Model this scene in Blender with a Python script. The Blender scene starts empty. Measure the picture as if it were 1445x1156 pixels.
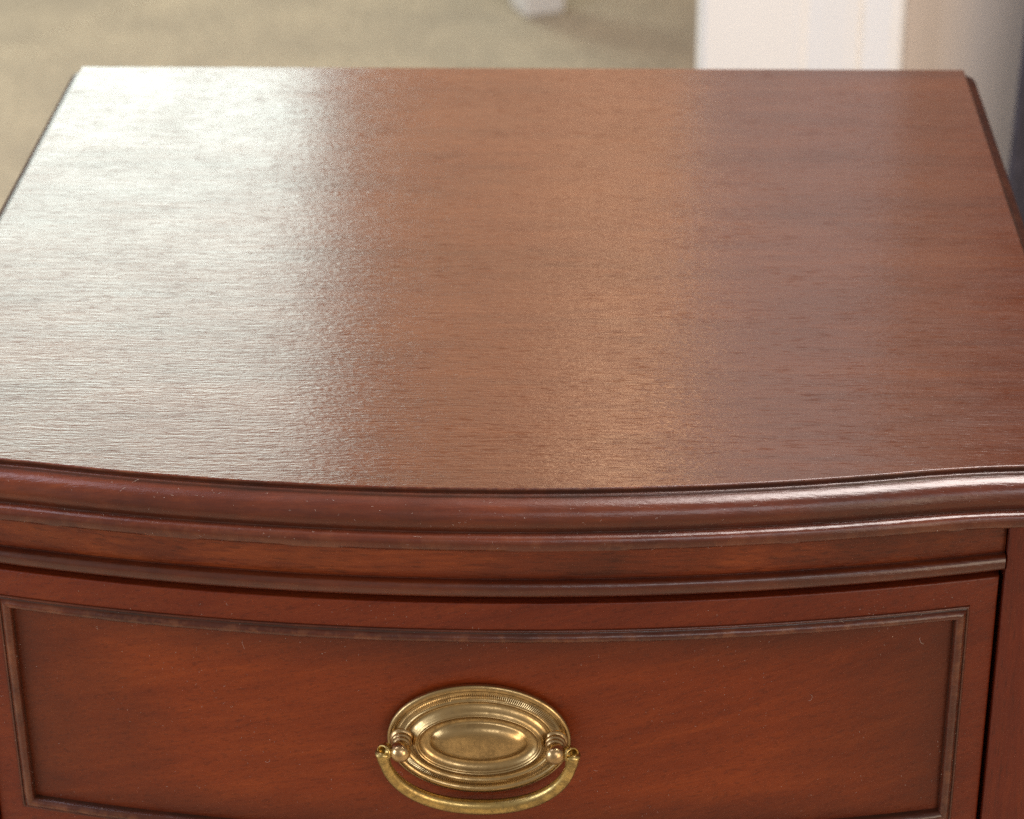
import bpy, bmesh, math, random
from mathutils import Vector, Matrix
random.seed(7)
S = bpy.context.scene
COL = S.collection
R = math.radians

# ------------------------------------------------------------------ camera
cam_d = bpy.data.cameras.new('camera')
cam = bpy.data.objects.new('camera', cam_d); COL.objects.link(cam)
_p, _y, _r = 0.4944, -0.0443, -0.012
_f = Vector((math.sin(_y)*math.cos(_p), math.cos(_y)*math.cos(_p), -math.sin(_p)))
_rt = Vector((math.cos(_y), -math.sin(_y), 0)); _up = _rt.cross(_f)
_rt2 = _rt*math.cos(_r) + _up*math.sin(_r); _up2 = -_rt*math.sin(_r) + _up*math.cos(_r)
m3 = Matrix((_rt2, _up2, -_f)).transposed()
cam.matrix_world = Matrix.Translation((0.0478, -0.7706, 0.4473)) @ m3.to_4x4()
cam_d.sensor_width = 36.0
cam_d.lens = 3569.4/1445*36.0
cam_d.clip_start = 0.05; cam_d.clip_end = 100
cam_d.dof.use_dof = True
cam_d.dof.focus_distance = 0.925
cam_d.dof.aperture_fstop = 14.0
S.camera = cam

# ------------------------------------------------------------------ light
W = bpy.data.worlds.new('World'); S.world = W; W.use_nodes = True
bg = W.node_tree.nodes['Background']
bg.inputs[0].default_value = (1.0, 0.88, 0.76, 1)
bg.inputs[1].default_value = 0.40

def area(name, loc, target, sx, sy, radiance, color):
    L = bpy.data.lights.new(name, 'AREA'); L.shape = 'RECTANGLE'
    L.size = sx; L.size_y = sy; L.color = color
    L.energy = radiance*math.pi*sx*sy
    o = bpy.data.objects.new(name, L); COL.objects.link(o)
    o.location = loc
    o.rotation_euler = (Vector(target)-Vector(loc)).to_track_quat('-Z', 'Y').to_euler()
    return o
# daylight window beyond the cabinet, to the left
area('window_light', (-1.20, 3.6, 1.05), (-1.20, 0.0, 1.05), 1.40, 1.30, 8.6, (0.86, 1.0, 0.93))
area('upper_glare_fill', (-1.22, 3.6, 2.13), (-1.22, 0.0, 2.13), 1.36, 0.86, 2.5, (1.0, 0.96, 0.76))  # unseen dimmer panel added above the window to extend its glare
# unseen warm softbox added beside it, for the reflection on the top
area('warm_softbox_fill', (0.0, 3.65, 1.6), (0.0, 0.0, 1.6), 0.9, 2.2, 1.4, (1.0, 0.56, 0.30))
# warm lamp further over
area('lamp_light', (0.065, 2.6, 1.78), (0.065, 0.0, 0.0), 0.14, 0.30, 14.0, (1.0, 0.64, 0.38))
# soft ceiling light overhead to the right
area('ceiling_light', (0.72, 0.60, 2.0), (0.72, 0.60, 0.0), 0.8, 1.2, 26.0, (1.0, 0.91, 0.86))
# cool daylight from the left of the room, warm light from the right, both on this side of the cabinet
area('side_window_light', (-2.1, -0.9, 0.35), (0.0, 0.0, -0.1), 1.0, 1.3, 7.0, (0.80, 0.88, 1.0))
area('upper_window_light', (-1.5, 0.3, 1.9), (-0.5, 0.1, 0.0), 0.9, 1.1, 6.5, (0.80, 0.82, 1.0))
area('room_light', (1.7, -1.9, 0.35), (0.0, 0.0, -0.1), 1.0, 1.2, 6.0, (1.0, 0.82, 0.62))

area('casing_fill_light', (0.8, -2.6, 1.7), (0.2, 0.9, -0.1), 1.2, 0.9, 4.2, (0.96, 0.96, 1.0))  # unseen fill added behind the camera to brighten the door casing

S.view_settings.view_transform = 'Standard'
S.view_settings.look = 'None'
S.view_settings.exposure = 0.0
S.view_settings.gamma = 1.0
S.render.engine = 'CYCLES'
S.cycles.use_denoising = False
S.cycles.max_bounces = 8
S.cycles.sample_clamp_indirect = 6.0

# ------------------------------------------------------------------ helpers
def link(name, bm, mat, parent=None, smooth=True, uv=False):
    bmesh.ops.recalc_face_normals(bm, faces=bm.faces)
    me = bpy.data.meshes.new(name); bm.to_mesh(me); bm.free()
    if mat: me.materials.append(mat)
    if smooth:
        for p in me.polygons: p.use_smooth = True
    o = bpy.data.objects.new(name, me); COL.objects.link(o)
    if parent: o.parent = parent
    return o
def sharp(o, ang=38):
    me = o.data
    bm = bmesh.new(); bm.from_mesh(me)
    for e in bm.edges:
        if len(e.link_faces) == 2 and e.calc_face_angle(0) > R(ang): e.smooth = False
    bm.to_mesh(me); bm.free()
    return o
def grid(bm, rows, closeu=False, closev=False):
    V = [[bm.verts.new(p) for p in r] for r in rows]
    n = len(V); m = len(V[0])
    for i in range(n if closeu else n-1):
        for j in range(m if closev else m-1):
            a, b, c, d = V[i][j], V[i][(j+1) % m], V[(i+1) % n][(j+1) % m], V[(i+1) % n][j]
            try: bm.faces.new((a, b, c, d))
            except ValueError: pass
    return V
def box(bm, x0, x1, y0, y1, z0, z1, bev=0.0):
    r = bmesh.ops.create_cube(bm, size=1)
    vs = r['verts']
    for v in vs:
        v.co = Vector(((x0+x1)/2+v.co.x*(x1-x0), (y0+y1)/2+v.co.y*(y1-y0), (z0+z1)/2+v.co.z*(z1-z0)))
    if bev:
        es = list({e for v in vs for e in v.link_edges})
        bmesh.ops.bevel(bm, geom=es, offset=bev, segments=3, profile=0.7, affect='EDGES')
def thing(name, label, cat, loc=(0, 0, 0)):
    o = bpy.data.objects.new(name, None); COL.objects.link(o)
    o.location = loc; o['label'] = label; o['category'] = cat
    return o

# ------------------------------------------------------------------ materials
class NT:
    def __init__(s, name):
        s.m = bpy.data.materials.new(name); s.m.use_nodes = True
        s.t = s.m.node_tree; s.b = s.t.nodes['Principled BSDF']
        s.tc = s.t.nodes.new('ShaderNodeTexCoord')
    def n(s, typ, **k):
        nd = s.t.nodes.new(typ)
        for a, v in k.items(): setattr(nd, a, v)
        return nd
    def l(s, a, b): s.t.links.new(a, b)
    def mapping(s, scale, rot=(0, 0, 0), loc=(0, 0, 0), src=None):
        m = s.n('ShaderNodeMapping'); m.inputs['Scale'].default_value = scale
        m.inputs['Rotation'].default_value = rot; m.inputs['Location'].default_value = loc
        s.l(src or s.tc.outputs['Object'], m.inputs['Vector']); return m.outputs[0]
    def noise(s, vec, scale=1, detail=4, rough=0.55, dist=0.0):
        n = s.n('ShaderNodeTexNoise'); n.inputs['Scale'].default_value = scale
        n.inputs['Detail'].default_value = detail; n.inputs['Roughness'].default_value = rough
        n.inputs['Distortion'].default_value = dist
        s.l(vec, n.inputs['Vector']); return n.outputs['Fac']
    def ramp(s, fac, stops):
        r = s.n('ShaderNodeValToRGB'); e = r.color_ramp.elements
        while len(e) < len(stops): e.new(0.5)
        for k, (p, c) in enumerate(stops):
            e[k].position = p; e[k].color = (c, c, c, 1) if isinstance(c, (int, float)) else (*c, 1)
        s.l(fac, r.inputs[0]); return r.outputs[0]
    def mix(s, fac, a, b, mode='MIX'):
        m = s.n('ShaderNodeMix', data_type='RGBA', blend_type=mode)
        for i, v in ((0, fac), (6, a), (7, b)):
            if isinstance(v, bpy.types.NodeSocket): s.l(v, m.inputs[i])
            else: m.inputs[i].default_value = v if i == 0 else (*v, 1)
        return m.outputs[2]
    def math(s, op, a, b=0.0):
        m = s.n('ShaderNodeMath', operation=op)
        for i, v in ((0, a), (1, b)):
            if isinstance(v, bpy.types.NodeSocket): s.l(v, m.inputs[i])
            else: m.inputs[i].default_value = v
        return m.outputs[0]
    def bump(s, h, strength, dist, prev=None):
        b = s.n('ShaderNodeBump'); b.inputs['Strength'].default_value = strength
        b.inputs['Distance'].default_value = dist
        s.l(h, b.inputs['Height'])
        if prev: s.l(prev, b.inputs['Normal'])
        return b.outputs[0]
    def set(s, k, v):
        if isinstance(v, bpy.types.NodeSocket): s.l(v, s.b.inputs[k])
        else: s.b.inputs[k].default_value = (*v, 1) if isinstance(v, tuple) else v

def wood(name, dark, mid, light, tilt=0.0, axis='XY', rough=0.3, pore=1.0, wear_highlight=False, coat=0.0, blot=1.0, bumpk=1.0, spec=0.5, toned=None, aniso=0.0, lumpk=0.18, dl=(110, 900)):
    """mahogany: long grain along X; across is Y ('XY', flat top) or Z ('XZ', fronts); 'ZX' grain runs up"""
    w = NT(name)
    def sc(along, across, other=None):
        o = across if other is None else other
        if axis == 'XY': return (along, across, o)
        if axis == 'XZ': return (along, o, across)
        return (across, o, along)
    rot = (0, tilt, 0) if axis != 'XY' else (0, 0, tilt)
    def mp(along, across, loc=(0, 0, 0)):
        m1 = w.mapping((1, 1, 1), rot=rot)
        return w.mapping(sc(along, across), loc=loc, src=m1)
    big = w.noise(mp(4, 30), 1, 5, 0.6, 0.8)                # broad figure
    mid_n = w.noise(mp(14, 150, (2, 2, 7)), 1, 5, 0.6, 0.3)
    streak = w.noise(mp(45, 650, (3, 1, 2)), 1, 6, 0.7, 0.2)   # fine continuous streaks
    fine = w.noise(mp(dl[0], dl[1], (9, 4, 2)), 1, 3, 0.6)       # short pores
    blotn = w.noise(w.mapping((15, 15, 15)), 1, 4, 0.55, 0.5)
    f = w.math('ADD', w.math('MULTIPLY', big, 0.40), w.math('ADD', w.math('MULTIPLY', mid_n, 0.30), w.math('MULTIPLY', streak, 0.30)))
    c = w.ramp(f, [(0.36, dark), (0.5, mid), (0.64, light)])
    dash = w.ramp(fine, [(0.34, 0.0), (0.46, 1.0)])
    c = w.mix(0.40*pore, c, w.mix(dash, tuple(x*0.35 for x in dark), c))
    c = w.mix(w.math('MULTIPLY', w.ramp(blotn, [(0.36, 1.0), (0.60, 0.0)]), 0.55*blot), c, tuple(x*0.62 for x in dark))
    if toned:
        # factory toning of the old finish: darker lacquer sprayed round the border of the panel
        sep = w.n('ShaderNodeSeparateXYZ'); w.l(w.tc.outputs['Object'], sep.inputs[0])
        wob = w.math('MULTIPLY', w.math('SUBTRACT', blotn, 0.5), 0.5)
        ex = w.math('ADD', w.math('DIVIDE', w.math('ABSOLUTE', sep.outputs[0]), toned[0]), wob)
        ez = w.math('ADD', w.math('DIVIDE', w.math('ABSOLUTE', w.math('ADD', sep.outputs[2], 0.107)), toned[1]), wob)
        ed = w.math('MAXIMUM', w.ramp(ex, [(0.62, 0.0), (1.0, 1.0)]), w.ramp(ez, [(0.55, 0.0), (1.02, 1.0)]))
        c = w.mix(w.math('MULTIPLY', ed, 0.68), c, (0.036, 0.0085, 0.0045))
    if wear_highlight:
        at = w.n('ShaderNodeAttribute', attribute_name='wear_highlight')
        wn = w.noise(w.mapping((150, 150, 150)), 1, 5, 0.7)
        wf = w.math('MULTIPLY', at.outputs['Fac'], w.ramp(wn, [(0.47, 0.0), (0.60, 1.0)]))
        c = w.mix(w.math('MULTIPLY', wf, 0.32), c, (0.30, 0.11, 0.045))
        gr = w.n('ShaderNodeAttribute', attribute_name='grime_shade')  # grime in the quirks, plus shade painted into fillet and bead foot
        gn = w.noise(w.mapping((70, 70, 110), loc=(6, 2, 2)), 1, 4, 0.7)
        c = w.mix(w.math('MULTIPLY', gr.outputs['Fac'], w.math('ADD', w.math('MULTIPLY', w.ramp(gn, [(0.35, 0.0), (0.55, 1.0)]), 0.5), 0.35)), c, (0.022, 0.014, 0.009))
        smn = w.noise(w.mapping((20, 20, 45), loc=(4, 4, 4)), 1, 5, 0.65)
        c = w.mix(w.math('MULTIPLY', w.ramp(smn, [(0.45, 0.0), (0.66, 1.0)]), 0.38), c, (0.016, 0.007, 0.006))
    w.set('Base Color', c)
    rn = w.noise(mp(30, 300, (1, 7, 5)), 1, 4, 0.6)
    sm = w.noise(w.mapping((22, 30, 30), loc=(8, 1, 3)), 1, 5, 0.65, 0.6)     # wiped, smeary polish
    w.set('Roughness', w.math('ADD', w.math('ADD', w.math('MULTIPLY', rn, 0.12), w.math('MULTIPLY', sm, 0.18)), rough-0.15))
    if aniso:      # open pores do not carry the varnish sheen
        po = w.noise(mp(110, 850, (5, 5, 5)), 1, 2.5, 0.6)
        po2 = w.noise(w.mapping((26, 40, 26), loc=(1, 2, 3)), 1, 4, 0.6, 0.5)
        pf = w.ramp(w.math('ADD', w.math('MULTIPLY', po, 0.75), w.math('MULTIPLY', po2, 0.25)), [(0.37, 0.0), (0.47, 1.0)])
        w.set('Specular IOR Level', w.math('MULTIPLY', w.math('ADD', w.math('MULTIPLY', pf, 0.66), 0.34), spec))
    else: w.set('Specular IOR Level', spec)
    hgt = w.math('ADD', w.math('MULTIPLY', dash, 0.35), w.math('MULTIPLY', w.noise(mp(55, 560, (3, 8, 2)), 1, 1.5, 0.5), 1.3))
    peb = w.noise(mp(300, 1000), 1, 1, 0.6)
    b1 = w.bump(hgt, 0.9*bumpk, 0.00012)
    b2 = w.bump(peb, 0.75*bumpk, 0.00016, b1)
    lump = w.noise(w.mapping((60, 60, 60)), 1, 2, 0.5)
    b3 = w.bump(lump, lumpk, 0.0003, b2)
    w.set('Normal', b3)
    if aniso:      # polished along the grain: smoother sideways than across
        tv = w.n('ShaderNodeCombineXYZ'); tv.inputs[1].default_value = 1.0
        w.set('Anisotropic', aniso); w.l(tv.outputs[0], w.b.inputs['Tangent'])
    if coat:
        w.set('Coat Weight', coat); w.set('Coat Roughness', 0.26)
    return w.m

M_top = wood('mahogany_top', (0.054, 0.0130, 0.0046), (0.078, 0.0195, 0.0064), (0.102, 0.0285, 0.0088), axis='XY', rough=0.22, blot=0.3, pore=0.25, aniso=0.75, bumpk=0.75, spec=0.6, lumpk=0.04)
M_front = wood('mahogany_drawer', (0.090, 0.0125, 0.0038), (0.125, 0.0180, 0.0048), (0.165, 0.028, 0.0065), tilt=R(14), axis='XZ', rough=0.40, blot=0.25, pore=0.85, dl=(340, 1100), spec=0.3, bumpk=0.8)
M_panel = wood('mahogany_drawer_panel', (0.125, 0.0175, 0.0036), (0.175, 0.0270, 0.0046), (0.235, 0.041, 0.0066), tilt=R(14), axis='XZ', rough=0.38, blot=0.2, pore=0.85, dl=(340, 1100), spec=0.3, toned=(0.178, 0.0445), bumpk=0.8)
M_mould = wood('mahogany_moulding', (0.058, 0.0105, 0.004), (0.090, 0.0165, 0.0055), (0.135, 0.028, 0.0075), axis='XZ', rough=0.27, coat=0.25, spec=0.4, pore=0.4, wear_highlight=True, blot=1.0, bumpk=0.6)
M_side_shaded = wood('mahogany_side_moulding_shaded', (0.022, 0.007, 0.003), (0.038, 0.0105, 0.004), (0.060, 0.018, 0.006), axis='XZ', rough=0.34, pore=0.4, wear_highlight=True, blot=0.6, bumpk=0.6, spec=0.35)  # darker copy of the moulding wood, the sides' shade put into the colour
M_frieze = wood('mahogany_frieze', (0.060, 0.012, 0.0045), (0.135, 0.022, 0.005), (0.230, 0.046, 0.009), axis='XZ', rough=0.36, blot=1.0, spec=0.35, bumpk=0.7)
M_stile = wood('mahogany_stile', (0.070, 0.009, 0.003), (0.105, 0.013, 0.0035), (0.14, 0.021, 0.0045), axis='ZX', rough=0.40, spec=0.35, blot=0.8)

def simple(name, col, rough=0.5, metal=0.0, noise_scale=None, amt=0.1, bump=None):
    w = NT(name)
    if noise_scale:
        n = w.noise(w.mapping((noise_scale,)*3), 1, 4)
        w.set('Base Color', w.mix(w.ramp(n, [(0.3, 0.0), (0.7, 1.0)]), tuple(c*(1-amt) for c in col), tuple(min(1, c*(1+amt)) for c in col)))
        if bump: w.set('Normal', w.bump(n, bump[0], bump[1]))
    else: w.set('Base Color', col)
    w.set('Roughness', rough); w.set('Metallic', metal)
    return w.m

def brass(name, col, patina, rough, scale, amount):
    w = NT(name)
    n1 = w.noise(w.mapping((scale,)*3), 1, 5, 0.65)
    n2 = w.noise(w.mapping((scale*5,)*3), 1, 4, 0.6)
    f = w.ramp(w.math('ADD', w.math('MULTIPLY', n1, 0.7), w.math('MULTIPLY', n2, 0.3)), [(0.40, 1.0), (0.60, 0.0)])
    w.set('Base Color', w.mix(w.math('MULTIPLY', f, amount), col, patina))
    w.set('Metallic', 1.0)
    w.set('Roughness', w.math('ADD', w.math('MULTIPLY', f, 0.18), rough))
    w.set('Normal', w.bump(n2, 0.18, 0.0001))
    return w.m
M_brass = brass('antique_brass', (0.50, 0.345, 0.160), (0.20, 0.135, 0.062), 0.24, 180, 0.65)
M_post = brass('polished_brass', (0.56, 0.385, 0.19), (0.24, 0.15, 0.08), 0.20, 300, 0.5)
M_bail = brass('mottled_brass', (0.58, 0.41, 0.15), (0.16, 0.11, 0.05), 0.25, 260, 0.7)

M_dark = simple('shade_dark_case_wood', (0.02, 0.010, 0.007), 0.8, noise_scale=60, amt=0.3)  # near-black, so the shade in the drawer gap is in the colour
M_white = simple('white_gloss_paint', (0.84, 0.82, 0.80), 0.4, noise_scale=8, amt=0.02)
M_wall = simple('beige_wall_paint', (0.60, 0.52, 0.46), 0.8, noise_scale=6, amt=0.05)
M_drape = simple('dark_blue_fabric', (0.045, 0.042, 0.06), 0.9, noise_scale=90, amt=0.3)
M_lint = simple('pale_lint', (0.62, 0.52, 0.45), 0.8)

# ------------------------------------------------------------------ setting
def carpet_mat():
    w = NT('loop_pile_carpet')
    a = w.noise(w.mapping((5.0, 5.0, 5.0)), 1, 6, 0.7)
    b = w.noise(w.mapping((90,)*3), 1, 4, 0.8)
    c = w.mix(w.ramp(a, [(0.30, 0.0), (0.70, 1.0)]), (0.42, 0.36, 0.275), (0.66, 0.555, 0.40))
    c = w.mix(w.ramp(b, [(0.35, 0.55), (0.6, 0.0)]), c, (0.26, 0.22, 0.16))
    w.set('Base Color', c); w.set('Roughness', 1.0); w.set('Specular IOR Level', 0.1)
    w.set('Normal', w.bump(b, 0.8, 0.004))
    return w.m
FZ = -0.70
bm = bmesh.new()
grid(bm, [[(-6+12*i/60, -4+12*j/60, FZ + 0.002*math.sin(i*1.7)*math.sin(j*1.3)) for i in range(61)] for j in range(61)])
fl = link('floor', bm, carpet_mat()); fl['kind'] = 'structure'; fl['label'] = 'beige green carpet, out of focus'

# wall with door casing behind the cabinet on the right
WY = 0.95
bm = bmesh.new(); box(bm, 0.2545, 3.0, WY, WY+0.12, FZ-0.002, 1.75, 0.002)
wl = link('wall', bm, M_wall, smooth=False); wl['kind'] = 'structure'

case_t = thing('door_casing', 'white painted door casing rising behind the right back edge of the cabinet', 'door casing', (0.11, WY, FZ))
def extr_v(name, prof, z0, z1, mat, parent):
    bm = bmesh.new()
    rows = [[(x, y, z) for (x, y) in prof] for z in (z0, z1)]
    grid(bm, rows, closev=True)
    bm.faces.new([v for v in bm.verts if abs(v.co.z-z1) < 1e-6]) if False else None
    return link(name, bm, mat, parent, smooth=False)
prof = [(0.0, 0.10), (0.0, -0.012), (0.003, -0.015), (0.064, -0.015), (0.068, -0.0155), (0.075, -0.0145),
        (0.085, -0.019), (0.100, -0.024), (0.108, -0.025), (0.112, -0.022), (0.120, -0.026), (0.130, -0.031), (0.137, -0.031), (0.141, -0.027), (0.142, -0.001), (0.142, 0.10)]
extr_v('casing_board', prof, 0.0, 2.1, M_white, case_t)

# dark drape at the extreme right
dr = bmesh.new()
rows = []
for j in range(13):
    z = FZ+0.03 + j*0.14
    r = []
    for i in range(60):
        x = 0.335 + i*0.008 + 0.010*math.sin(z*6.0)
        r.append((x, WY-0.06 + 0.018*math.sin(i*0.7+0.5*math.sin(z*3)), z))
    rows.append(r)
grid(dr, rows)
dp = link('drape', dr, M_drape)
dp.modifiers.new('cloth_thickness', 'SOLIDIFY').thickness = 0.003
dp['label'] = 'dark blue fabric hanging at the right edge beyond the cabinet corner'; dp['category'] = 'drape'

# white bench whose near leg shows at the top
bt = thing('white_side_table', 'white painted side table, only its near leg foot showing at the top', 'side table', (-0.056, 2.492, FZ))
def leg(x, y):
    bm = bmesh.new()
    rows = []
    for z, s in ((0.0, 0.025), (0.004, 0.028), (0.10, 0.030), (0.45, 0.034)):
        rows.append([(x+sx*s, y+sy*s, z) for sx, sy in ((-1, -1), (1, -1), (1, 1), (-1, 1))])
    V = grid(bm, rows, closev=True); bm.faces.new(V[0]); bm.faces.new(V[-1])
    o = link('leg', bm, M_white, bt, smooth=False)
    bv = o.modifiers.new('rounded_edges', 'BEVEL'); bv.width = 0.004; bv.segments = 2
for x, y in ((0, 0.0), (0.55, 0.0), (0.0, 0.46), (0.55, 0.46)): leg(x, y)
bm = bmesh.new(); box(bm, -0.05, 0.60, -0.05, 0.51, 0.45, 0.475, 0.004); link('tabletop', bm, M_white, bt, smooth=False)
bm = bmesh.new(); box(bm, -0.02, 0.57, -0.02, 0.48, 0.38, 0.449, 0.002); link('apron', bm, M_white, bt, smooth=False)
bt.rotation_euler = (0, 0, R(24))

# ------------------------------------------------------------------ nightstand
HW, D, SG = 0.2200, 0.4155, 0.0302
ns = thing('nightstand', 'reddish mahogany bow-front nightstand with a moulded top and brass drawer pull', 'nightstand', (0, 0.2, FZ))
ns.location = (0, 0, 0)
def bow(x): return SG*(x/HW)**2
def ybt(x):   # top outline: bow that eases into flat ears
    a = abs(x)
    if a < 0.155: return bow(a)
    t = min(1.0, (a-0.155)/0.060)
    y0 = bow(0.155); s0 = 2*SG*0.155/HW**2
    return y0 + s0*0.060*(t - t*t/2)

# path of the top edge: back-left -> front -> back-right, with outward normals and a side factor
path = []
NB = 96
LX = 0.2178
for k in range(13): path.append((-LX, D - (D-ybt(HW)-0.002)*k/12))
for k in range(1, NB): 
    x = -LX + (LX+HW)*k/NB
    path.append((x, ybt(x)))
for k in range(13): path.append((HW, ybt(HW)+0.002 + (D-ybt(HW)-0.002)*k/12))
P2 = [Vector(p) for p in path]
def normals(P):
    N = []
    for i in range(len(P)):
        a = (P[i]-P[i-1]).normalized() if i else None
        b = (P[i+1]-P[i]).normalized() if i < len(P)-1 else None
        na = Vector((a.y, -a.x)) if a else None; nb = Vector((b.y, -b.x)) if b else None
        if na is None: n = nb
        elif nb is None: n = na
        else:
            n = (na+nb).normalized(); n = n / max(0.5, n.dot(na))
        N.append(-n if False else n)
    return N
N2 = normals(P2)
# moulded edge profile: (out, z, wear) in mm
PROF = [(0.0, 0.0, .35), (0.25, -0.06, .9), (0.45, -0.30, .9), (0.50, -0.7, .2), (0.15, -1.75, 0), (0.45, -2.0, 0), (1.25, -2.0, .1), (1.55, -2.15, .25),
        (1.70, -2.55, 0), (1.85, -2.95, 0), (2.2, -3.0, 0), (3.2, -3.2, 0), (4.6, -3.75, .05), (5.9, -4.5, .1), (7.1, -5.6, .1), (8.0, -7.0, .1), (8.6, -8.8, .05), (8.7, -10.6, 0), (8.5, -12.0, 0),
        (8.1, -13.3, 0), (8.3, -13.55, 0), (9.6, -13.65, .1), (10.8, -14.0, .2), (11.7, -14.8, .3), (12.1, -16.2, .3), (12.0, -17.8, .4), (11.5, -19.1, .7), (9.5, -19.8, 0), (2.0, -20.0, 0)]
GR = {3, 4, 5, 6, 7, 8, 9, 10, 18, 19, 20}  # quirks hold grime; on the fillet it paints in the dark shade line
from mathutils import noise as mn
def mould(name, i0, i1, mat, cap=False):
    bm = bmesh.new()
    lw = bm.verts.layers.float.new('wear_highlight'); lg = bm.verts.layers.float.new('grime_shade')
    vr = []
    for i in range(i0, i1+1):
        p, n = P2[i], N2[i]
        side = 1.0 if 13 <= i < len(P2)-13 else 0.86
        row = []
        for j, (o, z, wv) in enumerate(PROF):
            wob = 0.0
            if 0 < j < len(PROF)-1:
                wob = 0.00010*mn.noise(Vector((p.x*160, p.y*160, z*0.7)))
            v = bm.verts.new((p.x+n.x*(o*side*0.001+wob), p.y+n.y*(o*side*0.001+wob), z*0.001-abs(wob)*0.4)); v[lw] = wv
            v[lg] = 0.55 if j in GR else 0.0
            row.append(v)
        vr.append(row)
    for a, b in zip(vr, vr[1:]):
        for j in range(len(PROF)-1): bm.faces.new((a[j], b[j], b[j+1], a[j+1]))
    if cap:
        bm.faces.new(vr[0] if i0 == 0 else vr[-1])
    sharp(link(name, bm, mat, ns), 50)
FI, LI = 12, len(P2)-13
mould('side_moulding', 0, FI, M_side_shaded, True)
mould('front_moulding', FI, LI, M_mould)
mould('side_moulding', LI, len(P2)-1, M_side_shaded, True)
# flat top board
bm = bmesh.new()
fr = [r for r in path[13:13+NB-1]]
fr = [(-LX, ybt(HW))]+fr+[(HW, ybt(HW))]
ny = 24
rows = []
for j in range(ny+1):
    t = j/ny
    rows.append([(x, y+(D-y)*t, 0.0) for (x, y) in fr])
V = grid(bm, rows)
o = link('top_board', bm, M_top, ns, smooth=False)
# veneer lies flush with the moulding's inner edge; thickness downwards
md = o.modifiers.new('board_thickness', 'SOLIDIFY'); md.thickness = 0.015; md.offset = -1
# sweep along the bow
def sweep(name, prof, x0, x1, mat, parent, off=0.0, n=72, path_f=bow, close=True, wear_highlight=True):
    bm = bmesh.new(); L = bm.verts.layers.float.new('wear_highlight')
    rows = []
    for k in range(n+1):
        x = x0+(x1-x0)*k/n
        s = (path_f(x+1e-4)-path_f(x-1e-4))/2e-4
        nn = Vector((s, -1)).normalized()
        r = []
        for pr in prof:
            o_, z = pr[0]*0.001+off, pr[1]*0.001
            # keep end faces at constant x
            fx = x; fy = path_f(x) - o_/abs(nn.y)
            v = bm.verts.new((fx, fy, z)); v[L] = pr[2] if len(pr) > 2 else 0.0
            r.append(v)
        rows.append(r)
    m = len(prof)
    for i in range(n):
        for j in range(m if close else m-1):
            bm.faces.new((rows[i][j], rows[i][(j+1) % m], rows[i+1][(j+1) % m], rows[i+1][j]))
    if close: bm.faces.new(rows[0]); bm.faces.new(rows[-1][::-1])
    return sharp(link(name, bm, mat, parent), 50)
FX = 0.1915
FO = 2.3
sweep('frieze', [(FO, -20.3), (FO, -36.0), (-14, -36.0), (-14, -20.3)], -FX, FX, M_frieze, ns)
sweep('frieze_bead', [(FO-.1, -35.8, 0), (FO+.4, -36.3, 0), (FO+1.4, -36.1, 0), (FO+2.8, -36.4, .1), (FO+3.7, -37.3, .1), (FO+4.1, -38.8, .1), (FO+3.9, -40.4, .1), (FO+3.3, -41.8, .1), (FO+2.2, -42.7, 0), (FO, -43.0, 0), (-6, -43.0, 0), (-6, -35.8, 0)], -FX+0.0002, FX-0.0002, M_mould, ns)

# stiles
for sx in (-1, 1):
    bm = bmesh.new()
    x0, x1 = (0.1919, 0.2150) if sx > 0 else (-0.2150, -0.1919)
    box(bm, x0, x1, 0.0178, 0.060, FZ+0.03, -0.0188, 0.0009)
    sharp(link('stile', bm, M_stile, ns), 30)
    bm = bmesh.new()
    x0, x1 = (0.203, 0.2150) if sx > 0 else (-0.2150, -0.203)
    box(bm, x0, x1, 0.0602, D-0.012, FZ+0.08, -0.0188, 0.001)
    link('side_panel', bm, M_stile, ns, smooth=False)
bm = bmesh.new(); box(bm, -0.2148, 0.2148, D-0.0118, D-0.004, FZ+0.08, -0.0189)
link('back_panel', bm, M_dark, ns, smooth=False)
bm = bmesh.new(); box(bm, -0.1917, 0.1917, 0.030, 0.045, -0.17, -0.0432)
link('inner_rail', bm, M_dark, ns, smooth=False)
bm = bmesh.new(); box(bm, -0.1917, 0.1917, 0.0282, 0.060, FZ+0.03, -0.1715, 0.001)
link('lower_front', bm, M_front, ns, smooth=False)

# drawer: rail ring (curved) with edge returns
DO = 0.0023; DX = 0.1903; DZT, DZB = -0.0470, -0.1672
BX, BZT, BZB = 0.1802, -0.0580, -0.1562      # outer edge of the bead rectangle
def yf(x, out=0.0): return bow(x) - DO - out
bm = bmesh.new()
def strip(xs, zs, out):
    return [[(x, yf(x, out), z) for x in xs] for z in zs]
def lin(a, b, n): return [a+(b-a)*k/n for k in range(n+1)]
e = 0.0008
xs = sorted(set([round(v, 6) for v in lin(-DX+e, -BX, 3)+lin(-BX, BX, 72)+lin(BX, DX-e, 3)]))
Vv = {}
def vert(x, z, out=0.0):
    k = (round(x, 6), round(z, 6), round(out, 6))
    if k not in Vv: Vv[k] = bm.verts.new((x, yf(x, out), z))
    return Vv[k]
zs = [DZB+e, BZB, -0.13, -0.107, -0.085, BZT, DZT-e]
for i in range(len(xs)-1):
    for j in range(len(zs)-1):
        xm = (xs[i]+xs[i+1])/2; zm = (zs[j]+zs[j+1])/2
        if abs(xm) < BX and BZB < zm < BZT: continue
        bm.faces.new((vert(xs[i], zs[j]), vert(xs[i+1], zs[j]), vert(xs[i+1], zs[j+1]), vert(xs[i], zs[j+1])))
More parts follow.
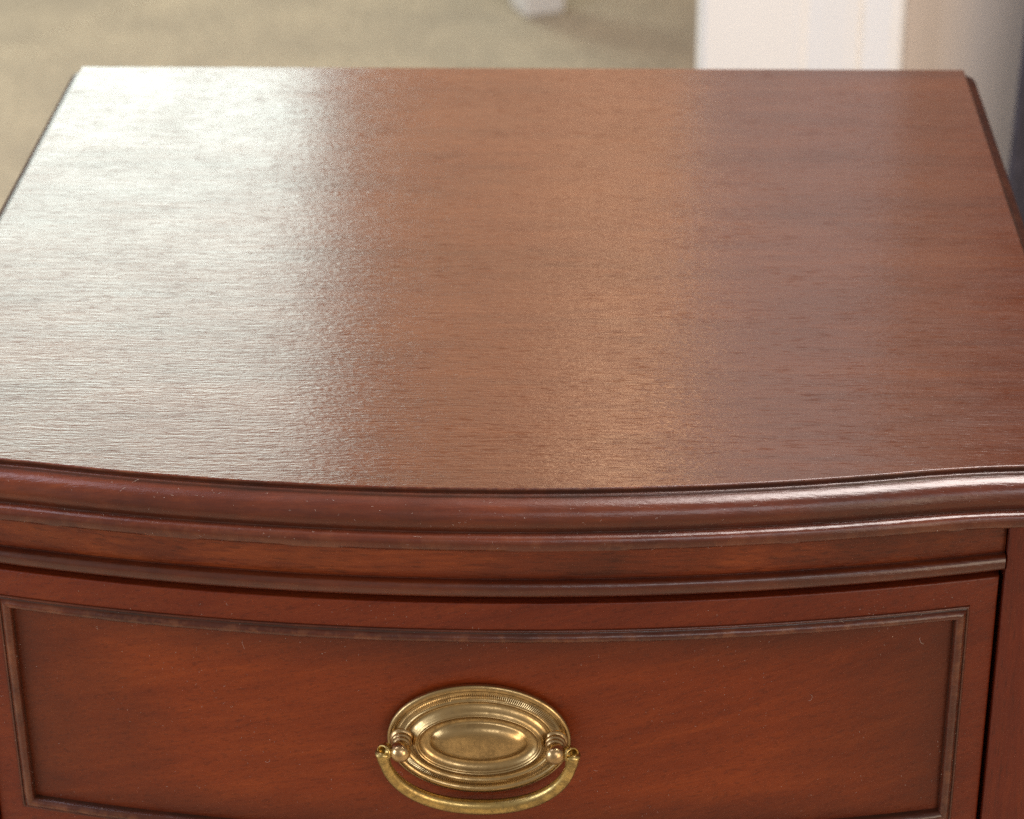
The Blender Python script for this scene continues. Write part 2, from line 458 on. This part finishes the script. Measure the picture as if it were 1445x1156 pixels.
# rounded arris + returns
def ring(grow, back):
    pts = []
    zt, zb, xr = DZT-e+grow, DZB+e-grow, DX-e+grow
    for x in xs: pts.append((max(-xr, min(xr, x if abs(x) < DX-e-1e-6 else math.copysign(xr, x))), zb))
    for z in zs[1:-1]: pts.append((xr, z))
    for x in reversed(xs): pts.append((max(-xr, min(xr, x if abs(x) < DX-e-1e-6 else math.copysign(xr, x))), zt))
    for z in reversed(zs[1:-1]): pts.append((-xr, z))
    return [bm.verts.new((x, yf(x)+back, z)) for x, z in pts]
base = [vert(x, zs[0]) for x in xs]+[vert(xs[-1], z) for z in zs[1:-1]]+[vert(x, zs[-1]) for x in reversed(xs)]+[vert(xs[0], z) for z in reversed(zs[1:-1])]
loops = [base]
for g, b_ in ((0.0005, 0.0001), (0.00075, 0.0004), (0.0008, 0.0009), (0.0008, 0.019)): loops.append(ring(g, b_))
for a, b_ in zip(loops, loops[1:]):
    for i in range(len(a)):
        j = (i+1) % len(a)
        bm.faces.new((a[i], a[j], b_[j], b_[i]))
drawer = sharp(link('drawer', bm, M_front, ns), 60)
# panel
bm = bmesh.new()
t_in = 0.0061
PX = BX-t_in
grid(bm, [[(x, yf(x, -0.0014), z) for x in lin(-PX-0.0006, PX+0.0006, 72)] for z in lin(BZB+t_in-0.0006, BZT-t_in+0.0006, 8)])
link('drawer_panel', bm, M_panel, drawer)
# beads
BP = [(0.0, -0.1, 0), (0.12, .5, .1), (0.5, .85, .3), (0.85, .75, .15), (1.05, .5, 0), (1.3, .6, 0), (1.6, 1.35, .5), (2.3, 2.05, .8), (3.2, 2.35, .8), (4.2, 2.1, .6), (5.0, 1.2, .1), (5.5, .0, 0), (5.7, -2.4, 0), (6.2, -2.4, 0)]  # crest values also paint a pale highlight into the worn colour
def bead(kind):
    bm = bmesh.new(); L = bm.verts.layers.float.new('wear_highlight'); G = bm.verts.layers.float.new('grime_shade')
    rows = []
    n = 144 if kind in 'TB' else 40
    for k in range(n+1):
        u = -1+2*k/n; r = []
        wob = 0.00028*mn.noise(Vector((k*0.45, ord(kind), 0.3)))
        for q, (t, o_, wv) in enumerate(BP):
            t *= 0.001; o_ *= 0.001
            if 1.5e-3 < t < 5.2e-3: o_ += wob
            if kind in 'TB':
                x = u*(BX-t); z = BZT-t if kind == 'T' else BZB+t
            else:
                x = (BX-t)*(-1 if kind == 'L' else 1)
                zc = (BZT+BZB)/2; h = (BZT-BZB)/2-t; z = zc+u*h
            v = bm.verts.new((x, yf(x, o_), z)); v[L] = wv; v[G] = (0.8 if q in (0, 4, 5, 11, 12, 13) else 0.0); r.append(v)  # old finish in the grooves, and shade painted along the inner foot
        rows.append(r)
    for i in range(n):
        for j in range(len(BP)-1): bm.faces.new((rows[i][j], rows[i][j+1], rows[i+1][j+1], rows[i+1][j]))
    return sharp(link('bead_moulding', bm, M_mould, drawer), 70)
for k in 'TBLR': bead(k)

# ------------------------------------------------------------------ brass bail pull
HZ, HY = -0.1061, -0.0023
A, B = 0.0342, 0.0243
def ell(a, b, n):
    pts = []; m = 4000; cum = [0]; prev = (a, 0); 
    for k in range(1, m+1):
        t = 2*math.pi*k/m; p = (a*math.cos(t), b*math.sin(t)); cum.append(cum[-1]+math.dist(p, prev)); prev = p
    out = []; j = 0
    for i in range(n):
        s = cum[-1]*i/n
        while cum[j+1] < s: j += 1
        out.append(2*math.pi*(j+(s-cum[j])/(cum[j+1]-cum[j]))/m)
    return out
NR = 210
th = ell(A, B, NR*2)
PL = [(0, 0.0), (0, .7), (.15, 1.2), (.5, 1.55), (1.1, 1.75), (1.9, 1.75), (2.35, 1.6), (2.6, 1.3), (2.9, 1.25), (4.2, 1.5), (5.5, 1.75), (5.75, 1.8), (5.95, 2.2), (6.25, 2.4), (6.6, 2.3), (6.85, 1.9),
      (7.4, 1.85), (8.2, 2.1), (9.0, 2.7), (9.7, 3.5), (10.15, 4.0), (10.4, 4.1), (10.55, 4.3), (10.85, 4.55), (11.15, 4.4), (11.3, 4.1), (11.45, 4.1), (11.65, 4.3), (11.9, 4.2), (12.15, 3.7), (12.8, 2.8), (13.8, 2.2), (14.9, 2.0), (15.7, 2.15), (16.2, 2.6), (16.8, 3.5), (17.6, 4.3), (18.8, 4.9), (20.4, 5.2), (22.2, 5.35), (23.6, 5.4)]
bm = bmesh.new(); rows = []
for s, h in PL:
    a_, b_ = A-s*0.001, B-s*0.001
    if s > 16:   # dome keeps a rounder shape
        k = (s-16)/(24.3-16); a_ = (A-0.016)*(1-k)+0.0*k; b_ = (B-0.016)*(1-k)
    r = []
    for i, t in enumerate(th):
        hh = h
        if 2.85 <= s <= 5.6: hh += (0.24 if i % 2 else -0.20)
        r.append((a_*math.cos(t), HY-hh*0.001, HZ+b_*math.sin(t)))
    rows.append(r)
V = grid(bm, rows, closev=True)
bm.faces.new(V[-1])
plate = link('backplate', bm, M_brass, drawer); sharp(plate, 62)

def lathe(bm, prof, origin, axis, n=40):
    ax = Vector(axis).normalized(); u = ax.orthogonal().normalized(); v = ax.cross(u)
    rows = [[Vector(origin)+ax*h+(u*math.cos(2*math.pi*i/n)+v*math.sin(2*math.pi*i/n))*r for i in range(n)] for h, r in prof]
    V = grid(bm, rows, closev=True); bm.faces.new(V[-1]); bm.faces.new(V[0])
PXX = 0.0285; PZ = HZ+0.0006
for sx in (-1, 1):
    bm = bmesh.new()
    pr = [(0.5, 4.6), (1.9, 4.6), (2.5, 4.4), (2.9, 3.8), (3.2, 3.5), (3.6, 3.9), (4.2, 4.0), (4.8, 3.7), (5.1, 3.2), (5.5, 3.3), (5.9, 3.6), (6.4, 3.5), (6.8, 3.0), (7.1, 2.85), (7.7, 3.3), (8.6, 3.7), (9.8, 3.85), (10.9, 3.8), (12.0, 3.5), (12.9, 2.85), (13.6, 1.85), (13.95, 0.9), (14.05, 0.2)]
    lathe(bm, [(h*0.001, r*0.001) for h, r in pr], (sx*PXX, HY, PZ), (0, -1, 0))
    link('pull_post', bm, M_post, drawer)

# bail: boss at each end with a dimple, round rod hanging in an oval
bm = bmesh.new()
piv_y = HY-0.0102; piv_z = PZ-0.0002
rod = []
NBL = 90
for k in range(NBL+1):
    t = math.pi*k/NBL           # 0 = right end, pi = left end
    ax_, bz = 0.0350, 0.0288
    ct, st = math.cos(t), math.sin(t)
    x = ax_*math.copysign(abs(ct)**0.92, ct); z = piv_z - bz*st**0.96 if st > 0 else piv_z
    y = piv_y + 0.0058*st**1.2 if st > 0 else piv_y
    rr = 0.0019 + 0.0011*st + 0.0010*max(0, 1-st/0.22)
    rod.append((Vector((x, y, z)), rr))
def tube(bm, pts, n=20, squash=1.0):
    rows = []
    for i, (p, r) in enumerate(pts):
        a = pts[max(0, i-1)][0]; b = pts[min(len(pts)-1, i+1)][0]
        d = (b-a).normalized(); u = d.cross(Vector((0, 1, 0))).normalized(); v = u.cross(d)
        sq = lambda q: math.copysign(abs(q)**0.92, q)
        rows.append([p+(u*sq(math.cos(2*math.pi*j/n))*squash+v*sq(math.sin(2*math.pi*j/n))*0.88)*r for j in range(n)])
    V = grid(bm, rows, closev=True); bm.faces.new(V[0]); bm.faces.new(V[-1])
tube(bm, rod, n=28, squash=1.0)
for sx in (-1, 1):
    # boss facing outward-forward with a hollow
    ax = Vector((sx*0.55, -0.80, 0.15)).normalized()
    c0 = Vector((sx*0.0341, piv_y+0.0004, piv_z))
    pr = [(-2.6, 1.2), (-2.4, 2.5), (-1.2, 3.1), (0.4, 3.2), (1.0, 3.1), (1.4, 2.8), (1.4, 2.5), (0.8, 2.2), (-0.1, 1.9), (-0.7, 1.2), (-0.8, 0.2)]
    lathe(bm, [(h*0.001, r*0.001) for h, r in pr], c0, ax, 32)
    lathe(bm, [(0, .0014), (0.006, .0014)], c0, (-sx, 0.0, 0.0), 20)
link('bail_handle', bm, M_bail, drawer)

# ------------------------------------------------------------------ lint and dust
bm = bmesh.new()
def fibre(p, n, length, r, ang, curl):
    n = n.normalized(); u = n.orthogonal().normalized(); v = n.cross(u)
    pts = []
    a = ang
    q = Vector(p)+n*r*1.2
    for k in range(5):
        pts.append((q.copy(), r))
        q = q+(u*math.cos(a)+v*math.sin(a))*length/4+n*random.uniform(-.2, .6)*r; a += curl
    rows = []
    for i, (c, rr) in enumerate(pts):
        rr = rr*(0.5 if i in (0, 4) else 1)
        d = (pts[min(4, i+1)][0]-pts[max(0, i-1)][0]).normalized(); s = d.cross(n).normalized(); w_ = s.cross(d)
        rows.append([c+(s*math.cos(2.094*j)+w_*math.sin(2.094*j))*rr for j in range(3)])
    V = grid(bm, rows, closev=True); bm.faces.new(V[0]); bm.faces.new(V[-1])
from mathutils import noise as mn
def dusty(x, y, z, k=28):
    return random.random() < max(0.04, (mn.noise(Vector((x, y, z))*k)+0.15)*2.0)
for k in range(1500):
    x = random.uniform(-0.185, 0.185); z = random.uniform(DZB, DZT-0.001)
    if (x/0.037)**2+((z-HZ)/0.03)**2 < 1: continue
    if not dusty(x, 0, z): continue
    out = -0.0014 if abs(x) < PX and BZB+t_in < z < BZT-t_in else 0.0
    if out == 0.0 and abs(x) < BX and BZB < z < BZT: out = 0.0012
    big = random.random() < 0.025
    fibre((x, yf(x, out), z), Vector((0, -1, 0)), random.uniform(0.0015, 0.0045) if big else random.uniform(0.0002, 0.0008), random.uniform(0.00002, 0.000045), random.uniform(0, 6.28), random.uniform(-.8, .8))
for k in range(70):
    x = random.uniform(-0.2, 0.21); y = ybt(x)+0.004+random.random()**1.3*0.36
    if not dusty(x, y, 0): continue
    fibre((x, y, 0.0), Vector((0, 0, 1)), random.uniform(0.0003, 0.0012), random.uniform(0.000015, 0.00003), random.uniform(0, 6.28), random.uniform(-.8, .8))
for k in range(230):
    x = random.uniform(-0.19, 0.20); j = random.randrange(11, 17) if random.random() < 0.5 else random.randrange(20, 26)
    a_, b_ = PROF[j], PROF[j+1]; t = random.random()
    o_, z = a_[0]+(b_[0]-a_[0])*t, a_[1]+(b_[1]-a_[1])*t
    nrm = Vector((0, -abs(b_[1]-a_[1])-.01, abs(b_[0]-a_[0])+.01))
    fibre((x, ybt(x)-o_*0.001, z*0.001), nrm, random.uniform(0.0003, 0.0010), random.uniform(0.00002, 0.00004), random.uniform(0, 6.28), random.uniform(-.6, .6))
for k in range(26):     # scuffs caught on the worn crest of the moulding
    x = random.gauss(0.085, 0.02) if k < 18 else random.uniform(-0.15, 0.18); j = random.choice((11, 12, 13, 14, 22))
    a_ = PROF[j]; nrm = Vector((0, -0.6, 0.8))
    fibre((x, ybt(x)-a_[0]*0.001, a_[1]*0.001), nrm, random.uniform(0.001, 0.0035), 0.00003, random.uniform(-0.9, -0.2), random.uniform(-.1, .1))
ln = link('dust', bm, M_lint, None, smooth=True)
ln['kind'] = 'stuff'; ln['label'] = 'specks of dust and pale lint on the wood'; ln['category'] = 'dust'
